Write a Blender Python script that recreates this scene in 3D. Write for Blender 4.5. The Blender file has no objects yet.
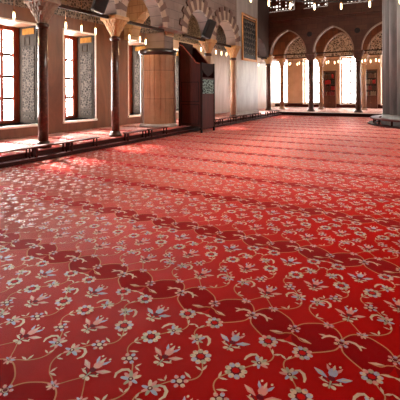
import bpy, bmesh, math, random
import numpy as np
from mathutils import Matrix, Vector
random.seed(4)
PI = math.pi
sc = bpy.context.scene
COL = sc.collection

# ------------------------------------------------------------------ materials
def lin(c):
    return tuple(((v/255.0)/12.92 if v/255.0 <= .04045 else ((v/255.0+.055)/1.055)**2.4) for v in c) + (1.0,)

class NT:
    def __init__(s, name):
        s.m = bpy.data.materials.new(name); s.m.use_nodes = True
        s.t = s.m.node_tree; s.t.nodes.clear()
        s.out = s.n('ShaderNodeOutputMaterial')
    def n(s, typ, **kw):
        nd = s.t.nodes.new(typ)
        for k, v in kw.items():
            if k in nd.inputs.keys(): nd.inputs[k].default_value = v
            else: setattr(nd, k, v)
        return nd
    def l(s, a, b): s.t.links.new(a, b)
    def bsdf(s, **kw):
        b = s.n('ShaderNodeBsdfPrincipled')
        for k, v in kw.items(): b.inputs[k].default_value = v
        s.l(b.outputs[0], s.out.inputs[0]); return b
    def coord(s, scale=(1, 1, 1), swz=None):
        tc = s.n('ShaderNodeTexCoord'); o = tc.outputs['Object']
        if swz:
            sp = s.n('ShaderNodeSeparateXYZ'); cb = s.n('ShaderNodeCombineXYZ'); s.l(o, sp.inputs[0])
            for i, ch in enumerate(swz):
                if ch != '0': s.l(sp.outputs['xyz'.index(ch)], cb.inputs[i])
            o = cb.outputs[0]
        mp = s.n('ShaderNodeMapping'); mp.inputs['Scale'].default_value = scale
        s.l(o, mp.inputs[0]); return mp.outputs[0]
    def ramp(s, fac, stops):
        r = s.n('ShaderNodeValToRGB'); s.l(fac, r.inputs[0])
        el = r.color_ramp.elements
        while len(el) < len(stops): el.new(.5)
        for e, (p, c) in zip(el, stops): e.position = p; e.color = lin(c)
        return r.outputs[0]
    def noise(s, vec, sc_, det=5, rough=.6, dist=0):
        n = s.n('ShaderNodeTexNoise'); s.l(vec, n.inputs['Vector'])
        n.inputs['Scale'].default_value = sc_; n.inputs['Detail'].default_value = det
        n.inputs['Roughness'].default_value = rough; n.inputs['Distortion'].default_value = dist
        return n.outputs['Fac']
    def mix(s, fac, a, b):
        m = s.n('ShaderNodeMix', data_type='RGBA')
        if isinstance(fac, float): m.inputs[0].default_value = fac
        else: s.l(fac, m.inputs[0])
        for i, v in ((6, a), (7, b)):
            if isinstance(v, tuple): m.inputs[i].default_value = lin(v)
            else: s.l(v, m.inputs[i])
        return m.outputs[2]
    def math(s, op, a, b=None):
        m = s.n('ShaderNodeMath', operation=op)
        for i, v in enumerate((a, b)):
            if v is None: continue
            if isinstance(v, (int, float)): m.inputs[i].default_value = v
            else: s.l(v, m.inputs[i])
        return m.outputs[0]
    def bump(s, fac, b, strength=.2, dist=.01):
        u = s.n('ShaderNodeBump'); u.inputs['Strength'].default_value = strength; u.inputs['Distance'].default_value = dist
        s.l(fac, u.inputs['Height']); s.l(u.outputs[0], b.inputs['Normal'])

def mottled(name, c1, c2, c3=None, scale=(3, 3, 3), rough=.6, det=6, dist=.3, bump=.1, spec=.5, n_rough=.6):
    t = NT(name); b = t.bsdf(Roughness=rough); b.inputs['Specular IOR Level'].default_value = spec
    f = t.noise(t.coord(scale), 1.0, det, n_rough, dist)
    stops = [(.3, c1), (.7, c2)] if c3 is None else [(.28, c1), (.52, c2), (.74, c3)]
    t.l(t.ramp(f, stops), b.inputs['Base Color'])
    if bump: t.bump(f, b, bump)
    return t.m

def plain(name, c, rough=.5, metal=0., spec=.5):
    t = NT(name); b = t.bsdf(Roughness=rough, Metallic=metal); b.inputs['Specular IOR Level'].default_value = spec
    f = t.noise(t.coord((9, 9, 9)), 1.0, 3)
    d = tuple(max(0, v*.86) for v in c); e = tuple(min(255, v*1.1) for v in c)
    t.l(t.ramp(f, [(.3, d), (.7, e)]), b.inputs['Base Color']); return t.m

def emit(name, c, strength, through=0.):
    t = NT(name); e = t.n('ShaderNodeEmission'); e.inputs[0].default_value = lin(c); e.inputs[1].default_value = strength
    if through:
        tr = t.n('ShaderNodeBsdfTransparent'); a = t.n('ShaderNodeAddShader')
        tr.inputs[0].default_value = (through, through, through, 1)
        t.l(e.outputs[0], a.inputs[0]); t.l(tr.outputs[0], a.inputs[1]); t.l(a.outputs[0], t.out.inputs[0])
    else: t.l(e.outputs[0], t.out.inputs[0])
    return t.m

def yarn(name, c, var=.1, rough=.6, spec=.03, sheen=.85, tint=(255, 156, 142)):
    t = NT(name); b = t.bsdf(Roughness=rough); b.inputs['Specular IOR Level'].default_value = spec
    b.inputs['Sheen Weight'].default_value = sheen; b.inputs['Sheen Roughness'].default_value = .24
    b.inputs['Sheen Tint'].default_value = lin(tint)
    f = t.noise(t.coord((2.1, 2.1, 2.1)), 1.0, 6, .7)
    d = tuple(v*(1-var) for v in c); e = tuple(min(255, v*(1+var)) for v in c)
    t.l(t.ramp(f, [(.3, d), (.7, e)]), b.inputs['Base Color'])
    g = t.noise(t.coord((260, 260, 260)), 1.0, 1); t.bump(g, b, .25, .004)
    return t.m

def blocks(name, swz, c1, c2, mortar, w=.62, h=.31):
    t = NT(name); b = t.bsdf(Roughness=.75)
    v = t.coord((1, 1, 1), swz)
    k = t.n('ShaderNodeTexBrick'); t.l(v, k.inputs['Vector'])
    k.inputs['Color1'].default_value = lin(c1); k.inputs['Color2'].default_value = lin(c2); k.inputs['Mortar'].default_value = lin(mortar)
    k.inputs['Scale'].default_value = 1; k.inputs['Mortar Size'].default_value = .008
    k.inputs['Brick Width'].default_value = w; k.inputs['Row Height'].default_value = h
    f = t.noise(t.coord((2, 2, 2)), 1.0, 6)
    mm = t.n('ShaderNodeMix', data_type='RGBA', blend_type='MULTIPLY'); mm.inputs[0].default_value = .6
    t.l(k.outputs[0], mm.inputs[6]); t.l(t.ramp(f, [(.3, (190, 180, 175)), (.7, (255, 255, 255))]), mm.inputs[7])
    t.l(mm.outputs[2], b.inputs['Base Color']); return t.m

def tilework(t, vec, dark, mid, light, scale):
    """interlaced tile pattern from two wave lattices and a cell texture"""
    v = t.n('ShaderNodeTexVoronoi', feature='DISTANCE_TO_EDGE'); t.l(vec, v.inputs['Vector']); v.inputs['Scale'].default_value = scale
    v.inputs['Randomness'].default_value = .75
    a = t.ramp(v.outputs['Distance'], [(.06, light), (.14, dark)])
    w = t.n('ShaderNodeTexVoronoi', feature='F1'); t.l(vec, w.inputs['Vector']); w.inputs['Scale'].default_value = scale
    w.inputs['Randomness'].default_value = .75
    f = t.ramp(w.outputs['Distance'], [(.16, (255, 255, 255)), (.22, (0, 0, 0))])
    return t.mix(f, a, mid)

def wall_stone(name, swz, zf, cs=((74, 44, 27), (102, 64, 41), (124, 84, 57))):
    """veined brown marble cladding below the height zf, tile frieze above it"""
    t = NT(name); b = t.bsdf(Roughness=.42)
    f = t.noise(t.coord((1.6, 1.6, .45)), 1.0, 7, .62, 1.2)
    base = t.ramp(f, [(.25, cs[0]), (.5, cs[1]), (.78, cs[2])])
    tl = tilework(t, t.coord((1, 1, 1), swz), (42, 37, 35), (96, 76, 64), (132, 122, 110), 9)
    tc = t.n('ShaderNodeTexCoord'); sp = t.n('ShaderNodeSeparateXYZ'); t.l(tc.outputs['Object'], sp.inputs[0])
    up = t.math('GREATER_THAN', sp.outputs[2], zf)
    t.l(t.mix(up, base, tl), b.inputs['Base Color']); return t.m

def back_plaster(name, zf):
    t = NT(name); b = t.bsdf(Roughness=.7)
    f = t.noise(t.coord((1.2, 1.2, 1.2)), 1.0, 5)
    base = t.ramp(f, [(.3, (196, 158, 128)), (.7, (216, 182, 152))])
    tl = tilework(t, t.coord((1, 1, 1), 'xz0'), (92, 84, 74), (130, 104, 80), (200, 190, 172), 6.5)
    tc = t.n('ShaderNodeTexCoord'); sp = t.n('ShaderNodeSeparateXYZ'); t.l(tc.outputs['Object'], sp.inputs[0])
    up = t.math('GREATER_THAN', sp.outputs[2], zf)
    t.l(t.mix(up, base, tl), b.inputs['Base Color']); return t.m

def panelwork(name, swz, dark, mid, light, scale, rough=.4):
    t = NT(name); b = t.bsdf(Roughness=rough); b.inputs['Specular IOR Level'].default_value = .05
    t.l(tilework(t, t.coord((1, 1, 1), swz), dark, mid, light, scale), b.inputs['Base Color']); return t.m

def wood(name, c1, c2, scale=(14, 14, 1.6), rough=.38, spec=.5):
    t = NT(name); b = t.bsdf(Roughness=rough); b.inputs['Specular IOR Level'].default_value = spec
    f = t.noise(t.coord(scale), 1.0, 5, .6, .8)
    t.l(t.ramp(f, [(.3, c1), (.7, c2)]), b.inputs['Base Color']); t.bump(f, b, .08); return t.m

M = {}
M['field'] = yarn('carpet_field_wool', (170, 4, 2), .08)
M['field_sun_painted'] = yarn('platform_carpet_painted_sunlight', (206, 92, 84), .1, rough=.4, spec=.6, tint=(255, 220, 210))  # red carpet, with the sunlight on it put into the rose colour
M['field_glare_painted'] = yarn('platform_carpet_painted_glare', (238, 196, 184), .06, rough=.4, spec=.6, tint=(255, 235, 230))  # window glare painted into the ground as a paler colour
M['band'] = yarn('carpet_band_wool', (126, 0, 4), .08, spec=.02, sheen=.75, tint=(255, 62, 70))
M['vine'] = yarn('carpet_vine_wool', (180, 122, 86), .1, tint=(255, 200, 180))
M['cream'] = yarn('carpet_cream_wool', (190, 154, 128), .1, rough=.45, spec=.4, sheen=1., tint=(255, 215, 205))
M['green'] = yarn('carpet_green_wool', (146, 132, 106), .1, rough=.45, spec=.4, sheen=1., tint=(255, 215, 205))
M['blue'] = yarn('carpet_blue_wool', (146, 142, 166), .1, rough=.45, spec=.4, sheen=1., tint=(255, 215, 205))
M['pink'] = yarn('carpet_pink_wool', (200, 114, 106), .1, rough=.45, spec=.4, sheen=1., tint=(255, 215, 205))
M['plum'] = yarn('carpet_plum_wool', (96, 10, 26), .1)
M['slab'] = mottled('floor_stone', (120, 110, 100), (150, 140, 128), rough=.7)
M['wall_left'] = wall_stone('wall_left_cladding', 'yz0', 3.92)
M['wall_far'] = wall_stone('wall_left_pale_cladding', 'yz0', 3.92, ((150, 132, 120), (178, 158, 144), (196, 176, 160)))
M['wall_back'] = back_plaster('wall_back_plaster', 4.05)
M['plaster'] = mottled('plain_plaster', (150, 128, 108), (176, 154, 132), scale=(.8, .8, .8), rough=.8)
M['spandrel'] = blocks('arcade_stone_blocks', 'yz0', (126, 106, 98), (112, 93, 85), (80, 64, 58))
M['spandrel_b'] = blocks('back_arcade_stone', 'xz0', (98, 60, 42), (86, 51, 36), (66, 38, 28))
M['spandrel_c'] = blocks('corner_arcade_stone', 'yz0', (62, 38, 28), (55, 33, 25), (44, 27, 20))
M['rear_arc'] = blocks('rear_arcade_stone', 'xz0', (128, 72, 44), (92, 50, 30), (70, 40, 26), .34, .5)
M['cross'] = blocks('cross_wall_stone', 'xz0', (206, 182, 146), (190, 164, 130), (140, 116, 90), .5, .28)
M['vou_light'] = mottled('voussoir_cream', (138, 114, 98), (158, 134, 114), rough=.7)
M['vou_dark'] = mottled('voussoir_red', (80, 54, 44), (96, 66, 54), rough=.7)
M['porphyry'] = mottled('dark_porphyry', (46, 26, 22), (74, 42, 32), (112, 74, 56), scale=(14, 14, 14), rough=.28, det=8, bump=0)
M['tanmarble'] = mottled('tan_marble', (128, 92, 72), (160, 120, 94), (186, 150, 124), scale=(5, 5, 2), rough=.35, bump=0)
M['capstone'] = mottled('capital_stone', (112, 92, 76), (138, 116, 96), scale=(6, 6, 6), rough=.7)
M['gilt'] = mottled('gilded_capital_stone', (150, 104, 52), (178, 132, 74), scale=(6, 6, 6), rough=.5)
M['gilt_dark'] = mottled('old_gilt', (92, 60, 22), (124, 84, 36), scale=(6, 6, 6), rough=.9, spec=.05)
M['inlay'] = mottled('dark_inlay', (26, 20, 16), (44, 34, 26), scale=(6, 6, 6), rough=.9, spec=.05)
M['bronze'] = plain('dark_bronze', (62, 36, 26), .4, .3)
M['iron'] = plain('black_iron', (34, 28, 26), .5, .4)
M['beamwood'] = wood('tie_beam_wood', (36, 22, 16), (50, 32, 24), rough=.7, spec=.15)
M['marble'] = mottled('white_marble', (210, 204, 196), (232, 228, 220), rough=.35, scale=(3, 3, 3), bump=0)
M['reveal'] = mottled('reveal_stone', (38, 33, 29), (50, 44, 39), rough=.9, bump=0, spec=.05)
M['greymarble'] = mottled('grey_veined_marble', (138, 130, 124), (160, 152, 146), (176, 168, 162), scale=(2.5, 2.5, .9), rough=.35, bump=0)
M['pierstone'] = mottled('fluted_pier_marble', (88, 86, 86), (112, 109, 107), (136, 132, 128), scale=(2.5, 2.5, .6), rough=.5, bump=.05)
M['drum'] = blocks('round_pier_cladding', 'xz0', (172, 130, 98), (154, 114, 88), (112, 82, 64), 5, 1.02)
M['blackmarble'] = plain('black_moulding', (40, 30, 28), .3)
M['redwood'] = wood('red_brown_window_wood', (128, 52, 34), (156, 72, 48))
M['darkwood'] = wood('dark_polished_wood', (50, 14, 10), (72, 22, 16), rough=.6, spec=.15)
M['blackwood'] = wood('near_black_wood', (24, 10, 9), (38, 16, 13), rough=.7, spec=.12)
M['railwood'] = wood('mahogany_rail_wood', (66, 20, 16), (92, 32, 25), (3, 3, 20), rough=.5, spec=.25)
M['stepwood'] = wood('dark_step_wood', (38, 10, 8), (58, 18, 13), (3, 3, 20), rough=.6, spec=.12)
M['casewood'] = wood('bookcase_wood', (74, 36, 22), (98, 52, 32))
M['caseback'] = wood('bookcase_back_wood', (40, 22, 16), (58, 32, 24))
M['palewood'] = wood('pale_window_wood', (110, 78, 58), (136, 100, 76))
M['shutter'] = panelwork('inlaid_shutter', 'xz0', (25, 22, 20), (42, 35, 31), (64, 57, 52), 12, .9)
M['pearl'] = panelwork('mother_of_pearl_inlay', 'yz0', (24, 32, 32), (56, 70, 66), (104, 122, 114), 9, .4)
M['gold'] = plain('gilt_frame', (176, 116, 52), .35, .4)
M['ink'] = plain('dark_panel_ground', (22, 20, 22), .5, 0, .2)
M['script'] = plain('pale_gilt_script', (128, 118, 104), .4)
M['speaker'] = plain('black_speaker_plastic', (24, 20, 19), .6)
M['grille'] = plain('dark_speaker_cloth', (36, 30, 28), .9)
M['pane'] = emit('daylight_pane', (255, 250, 244), 19, .9)
M['pane_b'] = emit('daylight_pane_back', (255, 250, 246), 6.0, .9)
M['pane_added'] = emit('added_upper_light_pane', (255, 246, 232), 18)  # glow of the unseen high windows added for light
M['pane_lattice'] = emit('lattice_daylight_pane', (255, 244, 230), 1.3)
M['bulb'] = emit('warm_bulb', (255, 214, 160), 6)
M['brass'] = plain('brass', (150, 104, 56), .35, .8)
for i, c in enumerate([(110, 24, 22), (76, 32, 25), (46, 26, 24), (96, 64, 46), (36, 42, 40), (130, 112, 90), (160, 16, 20), (64, 44, 36)]):
    M['book%d' % i] = plain('book_cloth_%s' % 'abcdefgh'[i], c, .6)

# ------------------------------------------------------------------ mesh builder
class MB:
    def __init__(s): s.v = []; s.f = []; s.m = []; s.sm = []
    def add(s, vs, fs, mi=0, smooth=False):
        o = len(s.v); s.v += [tuple(p) for p in vs]
        for f in fs: s.f.append(tuple(i+o for i in f)); s.m.append(mi); s.sm.append(smooth)
        return s
    def box(s, x0, x1, y0, y1, z0, z1, mi=0, mat=None):
        vs = [Vector((x, y, z)) for z in (z0, z1) for y in (y0, y1) for x in (x0, x1)]
        if mat is not None: vs = [mat @ p for p in vs]
        return s.add(vs, [(0, 2, 3, 1), (4, 5, 7, 6), (0, 1, 5, 4), (2, 6, 7, 3), (0, 4, 6, 2), (1, 3, 7, 5)], mi)
    def bbox(s, x0, x1, y0, y1, z0, z1, b=.01, mi=0, mat=None):
        """box with chamfered long edges on every side"""
        bm = bmesh.new(); bmesh.ops.create_cube(bm, size=1)
        for q in bm.verts: q.co = Vector(((x0+x1)/2+q.co.x*(x1-x0), (y0+y1)/2+q.co.y*(y1-y0), (z0+z1)/2+q.co.z*(z1-z0)))
        bmesh.ops.bevel(bm, geom=bm.edges[:], offset=b, segments=1, affect='EDGES')
        bm.verts.index_update()
        vs = [mat @ q.co if mat is not None else q.co.copy() for q in bm.verts]
        s.add(vs, [[q.index for q in f.verts] for f in bm.faces], mi); bm.free(); return s
    def lathe(s, prof, cx=0, cy=0, n=24, mi=0, smooth=True, rfun=None, cap=True):
        k = len(prof); vs = []
        for i in range(n):
            a = 2*PI*i/n
            for r, z in prof:
                rr = rfun(r, a, z) if rfun else r
                vs.append((cx+rr*math.cos(a), cy+rr*math.sin(a), z))
        fs = []
        for i in range(n):
            j = (i+1) % n
            for q in range(k-1): fs.append((i*k+q, j*k+q, j*k+q+1, i*k+q+1))
        s.add(vs, fs, mi, smooth)
        if cap:
            o = len(s.v)-n*k
            s.f.append(tuple(o+i*k for i in range(n))[::-1]); s.m.append(mi); s.sm.append(False)
            s.f.append(tuple(o+i*k+k-1 for i in range(n))); s.m.append(mi); s.sm.append(False)
        return s
    def tube(s, pts, r, n=8, mi=0, smooth=True):
        pts = [Vector(p) for p in pts]; rings = []
        for i, p in enumerate(pts):
            t = (pts[min(i+1, len(pts)-1)]-pts[max(i-1, 0)]).normalized()
            a = t.cross(Vector((0, 0, 1)))
            if a.length < 1e-3: a = t.cross(Vector((1, 0, 0)))
            a.normalize(); b = t.cross(a)
            rr = r[i] if isinstance(r, (list, tuple)) else r
            rings.append([p+rr*(math.cos(2*PI*k/n)*a+math.sin(2*PI*k/n)*b) for k in range(n)])
        vs = [q for g in rings for q in g]; fs = []
        for i in range(len(pts)-1):
            for k in range(n): fs.append((i*n+k, i*n+(k+1) % n, (i+1)*n+(k+1) % n, (i+1)*n+k))
        fs.append(tuple(range(n))[::-1]); fs.append(tuple((len(pts)-1)*n+k for k in range(n)))
        return s.add(vs, fs, mi, smooth)
    def prism(s, poly, a0, a1, fn, mi=0):
        """closed polygon poly (2D) extruded from a0 to a1; fn(p, q, a) -> 3D"""
        n = len(poly)
        vs = [fn(p, q, a0) for p, q in poly]+[fn(p, q, a1) for p, q in poly]
        fs = [tuple(range(n))[::-1], tuple(range(n, 2*n))]+[(i, (i+1) % n, n+(i+1) % n, n+i) for i in range(n)]
        return s.add(vs, fs, mi)
    def build(s, name, mats, parent=None, loc=None):
        me = bpy.data.meshes.new(name)
        base = Vector(loc) if loc is not None else Vector((0, 0, 0))
        me.from_pydata([tuple(Vector(p)-base) for p in s.v], [], s.f)
        for m in (mats if isinstance(mats, (list, tuple)) else [mats]): me.materials.append(M[m])
        me.polygons.foreach_set('material_index', s.m); me.polygons.foreach_set('use_smooth', s.sm)
        bm = bmesh.new(); bm.from_mesh(me); bmesh.ops.recalc_face_normals(bm, faces=bm.faces[:]); bm.to_mesh(me); bm.free()
        me.update()
        o = bpy.data.objects.new(name, me); COL.objects.link(o)
        o.location = base
        if parent is not None: o.parent = parent
        return o

def tag(o, label=None, cat=None, group=None, kind=None):
    if label: o['label'] = label
    if cat: o['category'] = cat
    if group: o['group'] = group
    if kind: o['kind'] = kind
    return o
def empty(name, loc, rz=0.):
    o = bpy.data.objects.new(name, None); COL.objects.link(o); o.location = loc; o.rotation_euler = (0, 0, rz)
    o.empty_display_size = .1; return o
def struct(o): o['kind'] = 'structure'; return o
def copy_tree(o, parent=None):
    c = o.copy(); COL.objects.link(c)
    if parent is not None: c.parent = parent
    for ch in [q for q in ALL_CHILDREN(o)]: copy_tree(ch, c)
    return c
def ALL_CHILDREN(o): return [q for q in bpy.data.objects if q.parent == o]

# ------------------------------------------------------------------ carpet pattern
PX, PY, X0, Y0 = .56, 1.18, -.367, 2.30      # repeat across and along, and where one repeat starts
SU, SV = PX/.586, PY/1.272

class Tile:
    def __init__(s): s.v = []; s.t = []; s.m = []
    def fan(s, c, ring, mi, z):
        o = len(s.v); s.v.append((c[0], c[1], z)); s.v += [(p[0], p[1], z) for p in ring]; n = len(ring)
        for i in range(n): s.t.append((o, o+1+i, o+1+(i+1) % n)); s.m.append(mi)
    def strip(s, A, B, mi, z):
        o = len(s.v); n = len(A); s.v += [(p[0], p[1], z) for p in A]+[(p[0], p[1], z) for p in B]
        for i in range(n-1):
            s.t.append((o+i, o+i+1, o+n+i+1)); s.t.append((o+i, o+n+i+1, o+n+i)); s.m += [mi, mi]
ZV, ZP, ZC, ZD, ZB = .0016, .0024, .0032, .0040, .0008
MI = dict(field=0, band=1, vine=2, cream=3, green=4, blue=5, pink=6, plum=7)

def make_tile(lod):
    T = Tile(); nE = 9 if lod == 0 else 6
    def both(fn):
        for sg in (1, -1):
            fn(lambda u, v: (sg*u*SU, v*SV), sg)
    def ell(P, u, v, ru, rv, rot, mi, z, sg, pt=False):
        ring = []
        for k in range(nE if not pt else 8):
            a = 2*PI*k/(nE if not pt else 8)
            c, d = math.cos(a), math.sin(a)
            if pt: d *= (1-abs(c)**1.5)**.7 if abs(c) < 1 else 0
            x = ru*c*math.cos(rot)-rv*d*math.sin(rot); y = ru*c*math.sin(rot)+rv*d*math.cos(rot)
            ring.append(P(u+x, v+y))
        T.fan(P(u, v), ring, MI[mi], z)
    def leaf(P, u, v, L, W, rot, mi, z, sg):
        L *= .88; W *= .72
        ell(P, u+L/2*math.cos(rot), v+L/2*math.sin(rot), L/2, W/2, rot, mi, z, sg, True)
    def stem(P, pts, w, mi='vine', z=ZV):
        q = [Vector((p[0], p[1])) for p in pts]; out = []
        seg = 5 if lod == 0 else 3
        for i in range(len(q)-1):
            a = q[max(i-1, 0)]; b = q[i]; c = q[i+1]; d = q[min(i+2, len(q)-1)]
            for k in range(seg):
                t = k/seg
                out.append(.5*((2*b)+(c-a)*t+(2*a-5*b+4*c-d)*t*t+(3*b-a-3*c+d)*t**3))
        out.append(q[-1]); A = []; B = []
        for i, p in enumerate(out):
            t = out[min(i+1, len(out)-1)]-out[max(i-1, 0)]
            t = t.normalized() if t.length > 1e-9 else Vector((1, 0)); n = Vector((-t.y, t.x))
            A.append(P(*(p+n*w/2))); B.append(P(*(p-n*w/2)))
        T.strip(A, B, MI[mi], z)
    def rosette(P, u, v, R, sg, cols, center=('plum', 'field'), np_=9):
        """flower seen from above: a ring of petals about a red eye"""
        if lod == 0: ell(P, u, v, R*.6, R*.6, 0, 'plum', ZV+.0004, sg)
        for k in range(np_):
            a = 2*PI*(k+.5)/np_
            ell(P, u+.7*R*math.cos(a), v+.7*R*math.sin(a), R*.28, R*.25, a, cols[k % len(cols)], ZP, sg)
            if lod == 0: ell(P, u+.86*R*math.cos(a), v+.86*R*math.sin(a), R*.12, R*.1, a, cols[(k+1) % len(cols)], ZC, sg)
        ell(P, u, v, R*.40, R*.37, 0, center[0], ZC, sg)
        ell(P, u, v, R*.32, R*.3, 0, center[1], ZD, sg)
    def bloom(P, u, v, R, rot, sg, cols):
        """half-open flower: five petals fanned from a calyx"""
        for k in range(5):
            a = rot+(k-2)*.62
            ell(P, u+.5*R*math.cos(a), v+.5*R*math.sin(a), R*.5, R*.19, a, cols[k % len(cols)], ZP, sg)
        for k in range(3):
            a = rot+PI+(k-1)*.8
            ell(P, u+.4*R*math.cos(a), v+.4*R*math.sin(a), R*.42, R*.16, a, cols[(k+2) % len(cols)], ZP, sg)
        ell(P, u, v, R*.24, R*.24, 0, 'plum', ZC, sg); ell(P, u, v, R*.12, R*.12, 0, 'cream', ZD, sg)
    def twig(P, u, v, rot, sg, L=.06, mi='cream'):
        for d in (-.75, .65): leaf(P, u, v, L, L*.36, rot+d, mi, ZP, sg)
    def hook(P, pts, sg, mi='cream'):
        """curled serrated leaf"""
        q = pts; A = []; B = []; n = len(q)
        for i in range(n):
            a = Vector(q[max(i-1, 0)]); b = Vector(q[min(i+1, n-1)]); t = (b-a).normalized(); nn = Vector((-t.y, t.x))
            w = .0085*math.sin(PI*(i+.6)/(n+.2))+.0015
            A.append(P(*(Vector(q[i])+nn*w))); B.append(P(*(Vector(q[i])-nn*w)))
        T.strip(A, B, MI[mi], ZP)
    def tulip(u0, v0, cols):
        """three buds on a scrolled foot"""
        for sg in (1, -1):
            P = lambda u, v: (u0*SU+sg*u*SU, v*SV+v0*SV)
            ell(P, .062, .006, .046, .017, .50, cols[0], ZP, sg, True)
            ell(P, .072, .011, .030, .007, .50, 'cream' if lod == 0 else cols[1], ZC, sg, True)
            leaf(P, .014, .03, .078, .026, 1.12, cols[1], ZC, sg)
            leaf(P, .006, -.052, .07, .022, .28, 'cream', ZP, sg)
            if lod == 0:
                leaf(P, .05, -.04, .026, .016, 1.7, 'cream', ZC, sg); ell(P, .02, -.075, .016, .012, -.6, 'cream', ZP, sg)
                stem(P, [(.0, -.06), (.03, -.03), (.05, -.01)], .008, 'plum', ZV)
                ell(P, .028, .098, .007, .009, 0, 'cream', ZP, sg)
        P = lambda u, v: (u0*SU+u*SU, v*SV+v0*SV)
        ell(P, 0, .035, .026, .036, 0, cols[0], ZC, 1); leaf(P, 0, .045, .062, .024, PI/2, 'cream', ZD, 1)
        ell(P, 0, -.012, .02, .02, 0, 'plum', ZC, 1)
        stem(P, [(0, -.09), (0, -.03)], .01, 'green', ZV)
    # dark band lobes
    def band(P, sg):
        up = [(0, .0), (.006, .06), (.03, .105), (.066, .135), (.10, .148), (.15, .142), (.2, .12), (.25, .085), (.28, .04), (.293, 0.)]
        dn = [(0, -.03), (.006, -.05), (.03, -.085), (.066, -.115), (.10, -.14), (.15, -.18), (.2, -.2), (.25, -.165), (.28, -.11), (.293, -.06)]
        T.strip([P(*p) for p in up], [P(*p) for p in dn], MI['band'], ZB)
        stem(P, [(0, 0), (.006, .06), (.045, .122), (.10, .150), (.15, .144), (.2, .12), (.25, .085), (.282, .04), (.293, 0)], .0085)
        stem(P, [(0, -.01), (.02, -.075), (.066, -.122), (.125, -.165), (.187, -.207)], .0085)
        stem(P, [(.293, 0), (.29, -.05), (.255, -.07), (.22, -.1), (.16, -.095)], .008)
        leaf(P, .245, -.075, .1, .03, PI+.25, 'cream', ZP, sg)
        hook(P, [(.01, .02), (.04, .042), (.075, .04), (.1, .02), (.115, -.012)], sg); leaf(P, .085, .03, .065, .022, -.1, 'cream', ZP, sg)
        stem(P, [(.187, -.207), (.235, -.16), (.27, -.145)], .008); leaf(P, .225, -.165, .09, .026, .2, 'cream', ZP, sg)
        bloom(P, .1, .15, .04, -.2, sg, ['pink', 'cream', 'pink', 'blue'])
        rosette(P, .187, -.207, .062, sg, ['cream', 'blue', 'green', 'pink'])
    both(band)
    def single(u, R):
        P = lambda a, b: (a*SU, b*SV)
        rosette(P, u, 0, R, 1, ['pink', 'blue', 'pink', 'cream'], ('cream', 'plum'), 6)
    single(0, .048); single(.293, .044); 
    # field vines, mirrored about the tulip columns
    def vine(P, sg):
        stem(P, [(.187, 1.065), (.225, 1.0), (.258, .955), (.25, .9), (.207, .857), (.16, .8), (.112, .735), (.07, .68), (.045, .62), (.06, .565), (.12, .515), (.17, .48), (.22, .40)], .0072)
        stem(P, [(.225, .39), (.262, .33), (.25, .26), (.2, .205), (.15, .18), (.1, .15)], .0072)
        twig(P, .252, .962, 1.3, sg); twig(P, .05, .64, 1.0, sg); leaf(P, .075, .56, .07, .024, .4, 'cream', ZP, sg)
        bloom(P, .205, .857, .058, 1.0, sg, ['pink', 'cream', 'green', 'cream', 'blue'])
        hook(P, [(.19, .9), (.165, .915), (.14, .9), (.125, .87), (.122, .84)], sg)
        rosette(P, .112, .735, .066, sg, ['cream', 'green', 'cream', 'blue'])
        rosette(P, .12, .512, .05, sg, ['pink', 'blue', 'pink', 'cream'], ('plum', 'cream'), 6)
        twig(P, .19, .475, .5, sg, .05)
        bloom(P, .228, .392, .062, 2.2, sg, ['cream', 'pink', 'green', 'pink', 'blue'])
        hook(P, [(.205, .43), (.17, .44), (.142, .42), (.132, .385), (.145, .355)], sg)
        twig(P, .255, .3, 2.2, sg, .05); twig(P, .195, .2, 2.4, sg)
        stem(P, [(.01, .27), (.05, .22), (.09, .165)], .006)
    both(vine)
    tulip(0, .955, ['blue', 'pink']); tulip(0, .35, ['pink', 'blue']); tulip(.293, .64, ['pink', 'blue'])
    v = np.array(T.v, dtype=np.float64); return v, np.array(T.t, dtype=np.int64), np.array(T.m, dtype=np.int32)

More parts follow.
